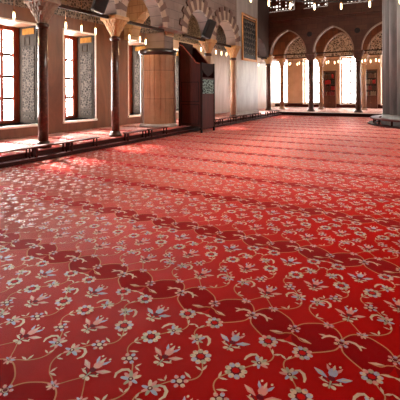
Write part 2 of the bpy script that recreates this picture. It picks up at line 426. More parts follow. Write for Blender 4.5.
TILES = [make_tile(0), make_tile(1)]
def carpet(name, x0, x1, y0, y1, z, px0, px1, py0, py1, near, label, ground='field'):
    """one carpet: the wool ground plus the knotted pattern over the rectangle p*"""
    V = [np.array([(x0, y0, z-.012), (x1, y0, z-.012), (x1, y1, z-.012), (x0, y1, z-.012), (x0, y0, z), (x1, y0, z), (x1, y1, z), (x0, y1, z)])]
    t0 = [(4, 5, 6), (4, 6, 7), (0, 2, 1), (0, 3, 2)]
    for a, b in ((0, 1), (1, 2), (2, 3), (3, 0)): t0 += [(a, b, b+4), (a, b+4, a+4)]
    F = [np.array(t0)]; MM = [np.zeros(len(t0), dtype=np.int32)]; off = 8
    i0 = math.floor((px0-X0)/PX)-1; i1 = math.ceil((px1-X0)/PX)+1
    j0 = math.floor((py0-Y0)/PY)-1; j1 = math.ceil((py1-Y0)/PY)+1
    for j in range(j0, j1+1):
        for i in range(i0, i1+1):
            ox, oy = X0+i*PX, Y0+j*PY
            v, t, m = TILES[0 if oy < near else 1]
            if ox+.3 < px0 or ox-.3 > px1 or oy+1.2 < py0 or oy-.4 > py1: continue
            w = v+np.array((ox, oy, z))
            if ox-.3 < px0 or ox+.6 > px1 or oy-.3 < py0 or oy+1.2 > py1:
                inside = (w[:, 0] > px0) & (w[:, 0] < px1) & (w[:, 1] > py0) & (w[:, 1] < py1)
                ok = inside[t].all(axis=1); t, m = t[ok], m[ok]
            V.append(w); F.append(t+off); MM.append(m); off += len(v)
    V = np.concatenate(V); F = np.concatenate(F); MM = np.concatenate(MM)
    used, inv = np.unique(F, return_inverse=True); V = V[used]; F = inv.reshape(F.shape)
    # every triangle of the pattern faces up
    a, b, c = V[F[:, 0]], V[F[:, 1]], V[F[:, 2]]
    cz = (b[:, 0]-a[:, 0])*(c[:, 1]-a[:, 1])-(b[:, 1]-a[:, 1])*(c[:, 0]-a[:, 0])
    flip = cz < 0; flip[:12] = False; F[flip] = F[flip][:, ::-1]
    me = bpy.data.meshes.new(name)
    me.vertices.add(len(V)); me.vertices.foreach_set('co', V.astype(np.float32).ravel())
    me.loops.add(3*len(F)); me.loops.foreach_set('vertex_index', F.astype(np.int32).ravel())
    me.polygons.add(len(F)); me.polygons.foreach_set('loop_start', np.arange(0, 3*len(F), 3, dtype=np.int32))
    for k in (ground, 'band', 'vine', 'cream', 'green', 'blue', 'pink', 'plum'): me.materials.append(M[k])
    me.polygons.foreach_set('material_index', MM)
    me.update(calc_edges=True); me.validate()
    o = bpy.data.objects.new(name, me); COL.objects.link(o)
    return tag(o, label, 'carpet')

XW, XA, XP = -9.65, -7.45, -7.15            # outer wall face, arcade line, platform edge
YP, YA, YR, YB = 22.35, 23.3, 26.2, 29.2    # back platform edge, front arcade, rear arcade, outer wall
XR, YN, ZT = 9.0, -8.0, 12.5                # right wall, wall behind the viewer, ceiling
ZP_ = .2                                     # platform height
carpet('carpet', -6.98, XR-.02, YN+.02, YP-.02, .012, -6.95, 6.5, -3.0, YP-.06, 8.0,
       'wide red prayer carpet with flower vines and dark bands on the main floor')
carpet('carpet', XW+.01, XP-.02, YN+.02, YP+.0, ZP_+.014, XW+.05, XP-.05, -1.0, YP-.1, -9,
       'red flowered carpet, painted pale rose as if sunlit, on the raised platform below the left windows', 'field_sun_painted')
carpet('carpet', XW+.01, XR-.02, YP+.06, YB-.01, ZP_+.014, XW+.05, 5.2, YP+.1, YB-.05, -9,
       'flowered carpet, painted pale for window glare, on the raised platform at the back of the hall', 'field_glare_painted')

# ------------------------------------------------------------------ shell
struct(MB().box(-11, XR+.3, YN-.3, YB+1.2, -.3, -.001).build('floor', 'slab'))
pl = struct(MB().box(XW-.02, XP, YN, YP+.03, 0, ZP_).box(XP, -7.0, YN, YP+.03, 0, .09).build('platform_left', 'stepwood'))
MB().box(XP, -6.985, YN, YP, .088, .1).build('step_nosing', 'railwood', pl)
pb = struct(MB().box(XW-.02, XR, YP+.035, YB, 0, ZP_).build('platform_back', 'stepwood'))
MB().box(-7.0, XR, YP-.02, YP+.06, ZP_-.05, ZP_+.005).build('step_nosing', 'stepwood', pb)

def wall_open(mb, s0, s1, z0, z1, opens, fn, t0, t1):
    """wall along s with rectangular openings [(a, b, zb, zt)]; fn(s0,s1,t0,t1,z0,z1) adds a box"""
    cur = s0
    for a, b, zb, zt in sorted(opens):
        fn(cur, a, t0, t1, z0, z1); fn(a, b, t0, t1, z0, zb); fn(a, b, t0, t1, zt, z1); cur = b
    fn(cur, s1, t0, t1, z0, z1)

SILL, HEAD, DEEP = .56, 3.48, .95
left_wins = [(3.3, 4.7), (5.76, 7.19), (8.14, 9.47), (11.25, 12.5), (13.9, 15.3), (20.6, 22.0)]
mb = MB()
wall_open(mb, YN, 13.0, -.05, ZT, [(a, b, SILL, HEAD) for a, b in left_wins[:4]], lambda a, b, t0, t1, z0, z1: mb.box(t0, t1, a, b, z0, z1), XW-1.1, XW)
struct(mb.build('wall_left', 'wall_left'))
mb = MB()
wall_open(mb, 13.0, YB+1.2, -.05, ZT, [(a, b, SILL, HEAD) for a, b in left_wins[4:]], lambda a, b, t0, t1, z0, z1: mb.box(t0, t1, a, b, z0, z1), XW-1.1, XW)
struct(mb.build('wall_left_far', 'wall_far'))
back_wins = [(-9.95, -8.65), (-7.4, -6.1), (-4.65, -3.3), (-1.9, -.6), (.8, 2.1), (3.5, 4.8)]
mb = MB(); BS, BH = .5, 4.0
wall_open(mb, XW-1.1, XR+.3, -.05, ZT, [(a, b, BS, BH) for a, b in back_wins], lambda a, b, t0, t1, z0, z1: mb.box(a, b, t0, t1, z0, z1), YB, YB+.9)
struct(mb.build('wall_back', 'wall_back'))
mb = MB(); rw = [(a, a+1.6, 6.0, 10.6) for a in (10.1, 12.7, 15.3, 17.9, 20.5)]
wall_open(mb, YN-.3, YB, -.05, ZT, rw, lambda a, b, t0, t1, z0, z1: mb.box(t0, t1, a, b, z0, z1), XR, XR+.3)
struct(mb.build('wall_right', 'plaster'))
mb = MB(); nw = [(a, a+1.6, 6.5, 10.6) for a in ()]
wall_open(mb, XW-1, XR+.3, -.05, ZT, nw, lambda a, b, t0, t1, z0, z1: mb.box(a, b, t0, t1, z0, z1), YN-.3, YN)
struct(mb.build('wall_near', 'plaster'))
struct(MB().box(XW-1.1, XR+.3, YN-.3, YB+.9, ZT, ZT+.2).build('ceiling', 'plaster'))
struct(MB().box(XW, XA-.3, YN, 19.5, 5.75, 5.95).box(XW, XA-1.02, 19.5, YB, 5.75, 5.95).build('ceiling_left_gallery', 'plaster'))
struct(MB().box(XA-.2, XR, YA+.2, YB, 5.75, 5.95).build('ceiling_back_gallery', 'plaster'))
struct(MB().box(XW, XR-.02, YB-.025, YB, ZP_+.02, BS).build('baseboard_back', 'darkwood'))

WN = [0]
def win_root(loc):
    WN[0] += 1; return struct(empty('window_%d' % WN[0], loc))
def left_window(y0, y1):
    r = win_root((XW, (y0+y1)/2, SILL)); L = (XW, (y0+y1)/2, SILL); fx = XW-DEEP
    def B(mb, name, mat): o = mb.build(name, mat, r, (0, 0, 0)); o.location = -Vector(L); return o
    w = .05
    B(MB().box(XW-.02, XW+.02, y0-w, y0, SILL, HEAD+w).box(XW-.02, XW+.02, y1, y1+w, SILL, HEAD+w).box(XW-.02, XW+.02, y0, y1, HEAD, HEAD+w), 'marble_surround', 'marble')
    B(MB().bbox(fx, XW+.06, y0-.06, y1+.06, SILL-.07, SILL, .008), 'sill', 'marble')
    f = MB(); fw = .2
    f.bbox(fx-.05, fx+.07, y0, y0+fw, SILL, HEAD).bbox(fx-.05, fx+.07, y1-fw, y1, SILL, HEAD)
    f.bbox(fx-.05, fx+.07, y0+fw, y1-fw, SILL, SILL+.1).bbox(fx-.05, fx+.07, y0+fw, y1-fw, HEAD-.12, HEAD)
    B(f, 'frame', 'redwood')
    g = MB(); iw = (y1-y0-2*fw)/3
    for k in (1, 2): g.box(fx-.02, fx+.03, y0+fw+k*iw-.05, y0+fw+k*iw+.05, SILL+.1, HEAD-.12)
    B(g, 'mullion', 'redwood')
    g = MB()
    for z in (1.31, 1.97, 2.63): g.box(fx-.015, fx+.025, y0+fw, y1-fw, z-.042, z+.042)
    B(g, 'glazing_bar', 'bronze')
    B(MB().box(fx-.012, fx-.006, y0+fw, y1-fw, SILL+.1, HEAD-.12), 'pane', 'pane')
    # folded inlaid shutters lining both reveals
    for yy, d in ((y1, -1), (y0, 1)):
        a, b = sorted((yy, yy+d*.03)); c, e = sorted((yy+d*.03, yy+d*.045))
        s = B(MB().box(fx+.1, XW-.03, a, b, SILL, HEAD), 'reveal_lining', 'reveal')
        s2 = B(MB().box(fx+.28, XW-.12, c, e, SILL+.34, HEAD-.62).box(fx+.28, XW-.12, c, e, SILL+.12, SILL+.26), 'shutter', 'shutter')
        s3 = B(MB().box(fx+.28, XW-.12, c, e, HEAD-.24, HEAD-.06), 'gilt_panel', 'gilt_dark')
        c2, e2 = sorted((yy+d*.045, yy+d*.055))
        s4 = MB()
        for k in range(4): s4.box(fx+.34+k*.1, fx+.39+k*.1, c, e2, HEAD-.68, HEAD-.63)
        s4.box(fx+.36, fx+.62, c, e, HEAD-.56, HEAD-.53).box(fx+.36, fx+.62, c, e, HEAD-.33, HEAD-.3).box(fx+.36, fx+.39, c, e, HEAD-.53, HEAD-.33).box(fx+.59, fx+.62, c, e, HEAD-.53, HEAD-.33)
        B(s4, 'inlay_square', 'inlay')
for a, b in left_wins: left_window(a, b)
def back_window(x0, x1):
    L = ((x0+x1)/2, YB, BS); r = win_root(L); fy = YB+.5
    def B(mb, name, mat): o = mb.build(name, mat, r, (0, 0, 0)); o.location = -Vector(L); return o
    B(MB().bbox(x0-.03, x1+.03, YB-.05, fy, BS-.06, BS, .008), 'sill', 'marble')
    w = .06
    B(MB().box(x0-w, x0, YB-.03, YB+.02, BS, BH+w).box(x1, x1+w, YB-.03, YB+.02, BS, BH+w).box(x0, x1, YB-.03, YB+.02, BH, BH+w), 'marble_surround', 'marble')
    f = MB(); fw = .1
    f.box(x0, x0+fw, fy-.05, fy+.05, BS, BH).box(x1-fw, x1, fy-.05, fy+.05, BS, BH).box(x0+fw, x1-fw, fy-.05, fy+.05, BS, BS+.08).box(x0+fw, x1-fw, fy-.05, fy+.05, BH-.1, BH)
    B(f, 'frame', 'palewood')
    xm = (x0+x1)/2
    B(MB().box(xm-.06, xm+.06, fy-.03, fy+.03, BS+.08, BH-.1), 'mullion', 'palewood')
    g = MB()
    for z in (1.3, 2.1, 2.95): g.box(x0+fw, x1-fw, fy-.02, fy+.02, z-.04, z+.04)
    B(g, 'glazing_bar', 'palewood')
    B(MB().box(x0+fw, x1-fw, fy+.006, fy+.012, BS+.08, BH-.1), 'pane', 'pane_b')
for a, b in back_wins: back_window(a, b)
def added_high_window(x0, x1, y0, y1, z0, z1):
    L = ((x0+x1)/2, (y0+y1)/2, z0); r = win_root(L)
    def B(mb, name, mat): o = mb.build(name, mat, r, (0, 0, 0)); o.location = -Vector(L); return o
    B(MB().box(x0, x1, y0, y1, z0, z1), 'pane', 'pane_added')
    f = MB()
    if x1-x0 < .1:
        for q in (y0+.03, (y0+y1)/2, y1-.03): f.box(x0-.06, x1+.03, q-.03, q+.03, z0, z1)
        for k in range(5): f.box(x0-.04, x1+.02, y0, y1, z0+k*(z1-z0)/4-.03, z0+k*(z1-z0)/4+.03)
    else:
        for q in (x0+.03, (x0+x1)/2, x1-.03): f.box(q-.03, q+.03, y0-.03, y1+.06, z0, z1)
        for k in range(5): f.box(x0, x1, y0-.02, y1+.04, z0+k*(z1-z0)/4-.03, z0+k*(z1-z0)/4+.03)
    B(f, 'frame', 'palewood')
for a, b, z0, z1 in rw: added_high_window(XR+.14, XR+.16, a, b, z0, z1)  # unseen windows added high on the right to light the middle and far hall
for a in (5.0, 7.2, 9.4): added_high_window(XA+.25, XA+.27, a, a+1.3, 5.5, 8.6)  # unseen windows added above the arcade to brighten the carpet on the left
for a, b, z0, z1 in nw: added_high_window(a, b, YN-.16, YN-.14, z0, z1)

# ------------------------------------------------------------------ arcades
def arch_pts(c, a, z0, z1, n=14):
    """pointed arch: two arcs that run out nearly straight to the point"""
    h = z1-z0; R = (a*a+h*h)/(2*a) if h > a else None; pts = []
    for k in range(n+1):
        t = k/n
        if R: 
            x = a*(1-t); 
            if R >= a: z = math.sqrt(max(R*R-(x-a+R)**2, 0))
            # slide samples towards the spring, where the arc is steep
            ang = t*math.atan2(h, R-a) if abs(R-a) > 1e-6 else t*PI/2
            x = a-R+R*math.cos(ang); z = R*math.sin(ang)
        else:
            ang = t*PI/2; x = a*math.cos(ang)**1.0; z = h*(.86*math.sin(ang)+.14*t)
            if t == 1: x = 0
        pts.append((x, z0+z))
    left = [(c-x, z) for x, z in pts]; right = [(c+x, z) for x, z in pts[::-1]]
    return left+right[1:]
def arcade_mesh(low, ztop, t0, t1, fn):
    """solid wall whose underside follows low = [(s, z)]"""
    mb = MB()
    n = len(low)
    vs = [fn(s, z, t) for t in (t0, t1) for s, z in low]+[fn(s, ztop, t) for t in (t0, t1) for s, z in low]
    fs = []
    for i in range(n-1):
        fs.append((i, i+1, 2*n+i+1, 2*n+i)); fs.append((n+i, 3*n+i, 3*n+i+1, n+i+1)); fs.append((i, n+i, n+i+1, i+1)); fs.append((2*n+i, 2*n+i+1, 3*n+i+1, 3*n+i))
    fs.append((0, 2*n, 3*n, n)); fs.append((n-1, 2*n-1, 4*n-1, 3*n-1))
    return mb.add(vs, fs)
fl = lambda s, z, t: (t, s, z)      # along y
fb = lambda s, z, t: (s, t, z)      # along x
ZS = 3.66
left_arches = [(1.9, .95), (4.37, .95), (6.89, 1.02), (9.22, .93), (12.62, .98), (14.98, 1.08), (21.2, 1.3)]
low = [(YN, ZS)]
for c, a in left_arches[:-1]: low += arch_pts(c, a, ZS, 4.68)
low.append((16.2, ZS))
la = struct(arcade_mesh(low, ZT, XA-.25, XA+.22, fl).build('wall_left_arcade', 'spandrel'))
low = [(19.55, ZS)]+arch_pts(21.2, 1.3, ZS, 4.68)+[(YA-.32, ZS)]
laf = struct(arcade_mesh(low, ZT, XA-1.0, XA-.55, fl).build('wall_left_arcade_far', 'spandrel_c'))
VO = [0.]
def voussoirs(c, a, z0, z1, th, x, parent):
    VO[0] += .006; P = arch_pts(c, a, z0, z1, 40); Q = arch_pts(c, a+th, z0, z1+th*1.15, 40); mb = MB(); n = 19
    for k in range(n):
        i0 = round(k*80/n); i1 = round((k+1)*80/n)
        long_ = k % 2; s = 1. if long_ else .68
        poly = P[i0:i1+1]+[(P[i][0]+(Q[i][0]-P[i][0])*s, P[i][1]+(Q[i][1]-P[i][1])*s) for i in range(i1, i0-1, -1)]
        mb.prism(poly, x, x+(.05 if long_ else .045)+VO[0], fl, 1 if long_ else 0)
    return mb.build('voussoir_ring', ['vou_light', 'vou_dark'], parent)
for c, a in left_arches[1:-1]: voussoirs(c, a, ZS, 4.68, .36 if c < 10 else .5, XA+.2, la)
def tie(name, p, q, r, parent, mat='beamwood'):
    p, q = Vector(p), Vector(q); d = (q-p); mb = MB()
    mid = Matrix.Translation((p+q)/2) @ d.to_track_quat('X', 'Z').to_matrix().to_4x4()
    return mb.bbox(-d.length/2, d.length/2, -r, r, -r, r, r*.25, 0, mid).build(name, mat, parent)
for y0, y1 in ((3.2, 5.6), (5.75, 8.0), (8.2, 10.5), (11.8, 13.65), (13.8, 16.2), (19.5, 23.1)):
    tie('tie_beam', (XA if y0 < 19 else XA-.75, y0, 3.6), (XA if y0 < 19 else XA-.75, y1, 3.6), .045, la)

# cross wall behind the round pier, spanning the left gallery
cw = arch_pts(-8.55, .75, 3.5, 4.5)
struct(arcade_mesh([(XW, 3.5)]+cw+[(XA-.2, 3.5)], 5.75, 11.0, 11.45, fb).build('wall_gallery_cross', 'cross'))
low = [(XA, ZS+.1)]; cols_b = [-8.15, -5.42, -2.71, 0., 2.71, 5.42]
low = [(XW, 3.82), (-8.05, 3.82)]
for a_, b_ in zip(cols_b[:-1], cols_b[1:]): low += arch_pts((a_+b_)/2, 1.17, 3.82, 5.36)
low.append((XR, 3.82))
ba = struct(arcade_mesh(low, ZT, YA-.3, YA+.3, fb).build('wall_back_arcade', 'spandrel_b'))
ra = struct(arcade_mesh(low, 5.75, YR-.25, YR+.25, fb).build('wall_rear_arcade', 'rear_arc'))
def arch_edge(c, y, parent):
    P = arch_pts(c, 1.17, 3.82, 5.36, 16); Q = arch_pts(c, 1.10, 3.82, 5.27, 16); mb = MB()
    for i in range(len(P)-1): mb.prism([P[i], P[i+1], Q[i+1], Q[i]], y-.02, y+.07, fb)
    return mb.build('arch_edging', 'vou_light', parent)
for a_, b_ in zip(cols_b[:-1], cols_b[1:]):
    arch_edge((a_+b_)/2, YA-.3, ba); arch_edge((a_+b_)/2, YR-.25, ra)
for a_, b_ in zip(cols_b[:-1], cols_b[1:]):
    tie('tie_beam', (a_, YA, 3.8), (b_, YA, 3.8), .035, ba); tie('tie_beam', (a_, YR, 3.8), (b_, YR, 3.8), .03, ra)
c_ = MB()
for k, (zz, pr) in enumerate(((5.78, .05), (5.86, .1), (5.93, .16))): c_.box(XA-.54, XR, YA-.3-pr, YA-.3, zz, zz+.07)
c_.build('cornice', 'spandrel_b', ba)
mb = MB()
for x in (-5.42, -2.71, 0, 2.71): mb.prism([(x+.16*math.cos(2*PI*k/12), 4.95+.16*math.sin(2*PI*k/12)) for k in range(12)], YA-.32, YA-.3, fb)
mb.build('roundel', 'iron', ba)

# pierced upper windows over the back arcade
LR = random.Random(3)
def lattice_window(x0, x1, z0, z1):
    L = ((x0+x1)/2, YA-.31, z0); r = win_root(L)
    def B(mb, name, mat): o = mb.build(name, mat, r, (0, 0, 0)); o.location = -Vector(L); return o
    B(MB().box(x0, x1, YA-.325, YA-.305, z0, z1), 'pane', 'pane_lattice')
    g = MB(); n = int((x1-x0)/.2); m = int((z1-z0)/.2)
    cx, cz = (x1-x0)/n, (z1-z0)/m
    for i in range(n):
        for j in range(m):
            # stone cell with a round hole; the middle hole of every fifth column is larger
            ox, oz = x0+(i+.5)*cx, z0+(j+.5)*cz; rr = .034 if (i+j) % 2 else .05
            if i % 5 == 2 and j == 1: rr = .085
            elif LR.random() < .5: rr = .004
            K = 16; inn = [(ox+rr*math.cos(2*PI*k/K), oz+rr*math.sin(2*PI*k/K)) for k in range(K)]
            out = []
            for k in range(K):
                c, s = math.cos(2*PI*k/K), math.sin(2*PI*k/K); q = max(abs(c), abs(s)); out.append((ox+c/q*cx/2, oz+s/q*cz/2))
            for k in range(K):
                k2 = (k+1) % K; g.prism([inn[k], inn[k2], out[k2], out[k]], YA-.37, YA-.33, fb)
    B(g, 'stone_lattice', 'spandrel_b')
for x0, x1 in ((-7.95, -6.35), (-5.75, -4.35), (-3.5, -1.9), (-.9, .7)): lattice_window(x0, x1, 6.55, 7.75)

# ------------------------------------------------------------------ columns
def column(x, y, r, ztop, label, shaft='porphyry', cap='capstone', z0=ZP_+.015, hc=.56, group=None, collar='bronze'):
    o = tag(empty('column', (x, y, z0)), label, 'column', group)
    zs = ztop-.66-z0; zc = ztop-.12-z0
    def B(mb, n, m): return mb.build(n, m, o)
    B(MB().lathe([(r*1.6, 0), (r*1.65, .03), (r*1.5, .07), (r*1.2, .09), (r*1.3, .12), (r*1.02, .15)], n=24), 'base', collar)
    B(MB().lathe([(r*1.0, .14), (r*1.02, .8), (r*.97, 1.8), (r*.9, zs)], n=28), 'shaft', shaft)
    B(MB().lathe([(r*.95, zs-.03), (r*1.22, zs-.02), (r*1.28, zs+.03), (r*1.22, zs+.08), (r*.95, zs+.09)], n=24), 'collar', collar)
    # stalactite capital: round neck to a square top in stepped, scalloped tiers
    mb = MB(); tiers = 5; n = 32; ang = PI/4
    for k in range(tiers):
        f0 = k/tiers; f1 = (k+1)/tiers
        za = zs+.08+(zc-zs-.08)*f0; zb = zs+.08+(zc-zs-.08)*f1
        def rad(a, f, sc_):
            q = max(abs(math.cos(a)), abs(math.sin(a))); sq = (hc/2)/q; ci = r*.95
            w = f**1.05; return (ci*(1-w)+min(sq, hc*.64)*w)*(1-sc_*abs(math.sin(a*8+(k % 2)*PI/2))*.1)
        ra_ = [rad(2*PI*i/n, f0, .4) for i in range(n)]; rb_ = [rad(2*PI*i/n, f1*.97, 1) for i in range(n)]; rc_ = [rad(2*PI*i/n, f1, .4) for i in range(n)]
        vs = []; 
        for R_, zz in ((ra_, za), (rb_, zb-.02), (rc_, zb)): vs += [(R_[i]*math.cos(2*PI*i/n), R_[i]*math.sin(2*PI*i/n), zz) for i in range(n)]
        fs = []
        for q in range(2):
            for i in range(n): j = (i+1) % n; fs.append((q*n+i, q*n+j, (q+1)*n+j, (q+1)*n+i))
        fs.append(tuple(range(n))[::-1]); fs.append(tuple(range(2*n, 3*n))); mb.add(vs, fs)
    B(mb, 'capital', cap)
    B(MB().bbox(-hc/2-.015, hc/2+.015, -hc/2-.015, hc/2+.015, zc, ztop-z0, .015), 'abacus', cap)
    return o
column(XA, 3.2, .112, ZS, 'dark porphyry column left of the frame edge nearest the camera')
column(XA, 5.68, .112, ZS, 'nearest dark porphyry column, in front of the wide bright window at the left edge')
column(XA, 8.1, .112, ZS, 'dark brown column with a lit capital between the second window and the round pier', cap='gilt')
column(XA, 13.72, .13, ZS, 'column whose golden capital rises just behind the dark wooden pulpit chair', cap='gilt', shaft='tanmarble')
column(XA, 16.25, .13, ZS, 'golden brown column standing against the grey pier with the framed panel', cap='gilt', shaft='tanmarble')
bl = {-8.15: 'dark slim column in the far left corner beside the grey pier', -5.42: 'dark column of the front back arcade between the two left arches',
      -2.71: 'dark column of the front back arcade nearest the fluted pier', 0.: 'dark back arcade column hidden behind the fluted pier',
      2.71: 'dark back arcade column to the right of the fluted pier', 5.42: 'dark back arcade column at the right end'}
rl = {-8.15: 'tan column of the rear row left of the corner, before the first bright back window', -5.42: 'tan column of the rear row left of the left bookcase',
      -2.71: 'tan column of the rear row left of the right bookcase', 0.: 'tan rear row column hidden behind the fluted pier',
      2.71: 'tan rear row column to the right of the fluted pier', 5.42: 'tan rear row column at the right end'}
for x in cols_b[:3]:
    column(x, YA, .15, 3.83, bl[x], cap='gilt' if x < -8 else 'spandrel_b', hc=.62)
    column(x, YR, .14, 3.83, rl[x], shaft='tanmarble', cap='tanmarble', hc=.56, collar='tanmarble')
for x in cols_b[3:]:
    column(x, YA, .15, 3.83, bl[x], cap='spandrel_b', hc=.62); column(x, YR, .14, 3.83, rl[x], shaft='tanmarble', cap='tanmarble', collar='tanmarble')

# ------------------------------------------------------------------ piers
o = tag(empty('round_pier', (-8.2, 11.22, ZP_+.015)), 'stout round marble pier with a black top moulding beside the wooden pulpit chair', 'pier')
rp = .64
def facet(r, a, z): return r*(1-(.022 if (a*22/(2*PI)) % 1 < .11 else 0))
MB().lathe([(rp*.98, .1), (rp*.98, 2.62)], n=220, rfun=facet, smooth=False).build('drum', 'drum', o)
MB().lathe([(rp*1.1, 0), (rp*1.1, .06), (rp*1.03, .1), (rp*1.03, .12)], n=40).build('base', 'greymarble', o)
MB().lathe([(rp*.98, 2.6), (rp*1.06, 2.63), (rp*1.1, 2.7), (rp*1.1, 2.78), (rp*1.0, 2.82)], n=40).build('top_moulding', 'blackmarble', o)
mb = MB()
for a in (-2.3, -1.98, .42, 2.6, 1.6):
    m = Matrix.Rotation(a, 4, 'Z'); mb.bbox(rp*.96, rp*1.025, -.06, .06, .12, 2.6, .008, 0, m)
mb.build('pilaster_strip', 'greymarble', o)
MB().bbox(-.36, .5, -.3, .3, 2.82, 3.44, .03).build('impost_block', 'spandrel', o)

o = tag(empty('square_pier', (XA, 18.1, ZP_+.015)), 'flat pale grey marble pier on which the framed calligraphy hangs', 'pier')
MB().bbox(-.35, .0, -1.42, 1.43, .22, 3.46, .02).build('shaft', 'greymarble', o)
MB().bbox(-.38, .05, -1.46, 1.47, 0, .22, .02).build('plinth', 'greymarble', o)
up = MB().bbox(-.25, .02, -1.895, 1.43, 3.46, 9.0, .02).build('upper_facing', 'greymarble', o)

# fluted giant pier at the right
CXP, CYP, RP = 1.2, 20.5, 2.45
# (stands wholly in front of the back arcade, its rear flank merging into it)
CYP = 18.6; CXP = 1.27; RP = 2.42
o = tag(empty('fluted_pier', (CXP, CYP, .018)), 'huge grey fluted marble pier at the right edge of the photo', 'pier')
def flute(r, a, z): return r-.15*(1-abs(math.sin(a*14))**.8)
MB().lathe([(RP, .42), (RP, 12.4)], n=28*12, rfun=flute).build('fluted_shaft', 'pierstone', o)
MB().lathe([(RP+.08, 0), (RP+.08, .26), (RP+.02, .32), (RP+.05, .38), (RP+.0, .45), (RP-.14, .46)], n=96).build('base', 'pierstone', o)
o2 = tag(empty('ring_bench', (CXP, CYP, .018)), 'low dark wooden ring bench around the foot of the fluted pier', 'bench')
NB = 20
def ringpoly(mb, r0, r1, z0, z1, n=NB):
    vs = []; fs = []
    for i in range(n):
        a = 2*PI*(i+.5)/n; c, s = math.cos(a), math.sin(a)
        vs += [(r0*c, r0*s, z0), (r1*c, r1*s, z0), (r1*c, r1*s, z1), (r0*c, r0*s, z1)]
    for i in range(n):
        j = (i+1) % n
        for q in range(4): fs.append((i*4+q, j*4+q, j*4+(q+1) % 4, i*4+(q+1) % 4))
    return mb.add(vs, fs)
ringpoly(MB(), RP+.2, RP+.52, .24, .29).build('seat_plank', 'railwood', o2)
ringpoly(MB(), RP+.3, RP+.62, .0, .045).build('foot_board', 'stepwood', o2)
for i in range(NB):
    a = 2*PI*(i+.5)/NB; m = Matrix.Rotation(a, 4, 'Z')
    MB().bbox(RP+.34, RP+.40, -.03, .03, .045, .24, .006, 0, m).build('leg', 'stepwood', o2)

# ------------------------------------------------------------------ low benches along the platform
def bench(L):
    o = empty('low_bench', (0, 0, 0))
    MB().bbox(-.09, .09, -L/2+.008, L/2-.008, .205, .235, .008).build('plank', 'railwood', o)
    for s in (-1, 1):
        for q in (-1, 1): MB().bbox(q*.055-.02, q*.055+.02, s*(L/2-.07)-.02, s*(L/2-.09)+.02, 0, .205, .005).build('leg', 'stepwood', o)
    return o
ys = [(2.7, 'low wooden bench at the platform edge, out at the near left end'), (3.66, 'low wooden bench at the near end of the row, cut by the left picture edge'),
      (4.62, 'low wooden bench before the widest window, left of the nearest column'), (5.58, 'low wooden bench passing in front of the nearest dark column'),
      (6.54, 'low wooden bench ending just left of the second dark column'), (8.55, 'low wooden bench starting just right of the second dark column'),
      (9.65, 'low wooden bench leading up to the front of the round pier'), (13.4, 'low wooden bench just behind the wooden pulpit chair'),
      (14.6, 'low wooden bench before the bright gallery wall past the pulpit chair'), (16.0, 'low wooden bench at the foot of the golden brown column'),
      (17.2, 'low wooden bench under the framed calligraphy, nearer of two'), (18.4, 'low wooden bench under the framed calligraphy, farther of two'),
      (20.3, 'low wooden bench past the grey pier towards the back corner'), (21.5, 'farthest low wooden bench, in the back corner of the platform')]
protoB = None
for y, lab in ys:
    if protoB is None: protoB = bench(.96); b = protoB
    else: b = copy_tree(protoB)
    b.location = (-7.075, y, .101); tag(b, lab, 'bench', 'low benches along the platform edge')

# ------------------------------------------------------------------ pulpit chair (preacher's throne)
o = tag(empty('pulpit_chair', (-6.95, 11.93, .012)), 'tall dark wooden pulpit chair with inlaid front standing on the carpet edge', 'pulpit')
hx, hy = .46, .47
for sx in (-1, 1):
    for sy in (-1, 1): MB().bbox(sx*hx-.035, sx*hx+.035, sy*hy-.035, sy*hy+.035, 0.006 if sx > 0 else .21, 2.52 if sx > 0 else 3.1, .008).build('leg', 'blackwood', o)
for sy in (-1, 1):
    prof = [(-hx, .24), (hx, .24), (hx, 2.45), (.24, 2.5), (.16, 2.6), (-.32, 3.12), (-hx, 3.18)]
    w = MB().prism(prof, sy*hy-.02, sy*hy+.02, lambda p, q, a: (p, a, q)).build('side_panel', 'darkwood', o)
    MB().tube([(-hx, sy*hy, 3.2), (-.32, sy*hy, 3.14), (.16, sy*hy, 2.62), (.25, sy*hy, 2.51), (hx, sy*hy, 2.47)], .022, 6).build('arm_rail', 'redwood', w)
    f = MB()
    for z0, z1 in ((.3, 1.0), (1.1, 1.8)): 
        f.box(-.38, .38, sy*hy+sy*.02, sy*hy+sy*.03, z0, z0+.03).box(-.38, .38, sy*hy+sy*.02, sy*hy+sy*.03, z1, z1+.03)
        f.box(-.38, -.35, sy*hy+sy*.02, sy*hy+sy*.03, z0, z1).box(.35, .38, sy*hy+sy*.02, sy*hy+sy*.03, z0, z1)
    f.build('panel_moulding', 'blackwood', w)
MB().box(-hx-.02, -hx+.02, -hy, hy, .24, 3.3).build('back_panel', 'blackwood', o)
fp = MB().box(hx-.02, hx+.02, -hy, hy, .16, 1.38).build('front_panel', 'darkwood', o)
MB().box(hx+.0, hx+.03, -hy+.07, hy-.07, 1.4, 1.92).build('inlaid_panel', 'pearl', o)
MB().box(hx-.02, hx, -hy, hy, 1.38, 1.95).box(hx-.02, hx+.035, -hy, hy, 1.93, 1.98).build('front_rail', 'darkwood', o)
MB().bbox(-hx, hx, -hy, hy, 1.62, 1.68, .01).build('seat', 'blackwood', o)
sh = [(-.42, 2.5), (.42, 2.5), (.42, 2.3), (.34, 2.16), (.16, 2.08), (0, 2.02), (-.16, 2.08), (-.34, 2.16), (-.42, 2.3)]
MB().prism(sh, hx-.02, hx+.02, lambda p, q, a: (a, p, q)).build('shield_board', 'blackwood', o)

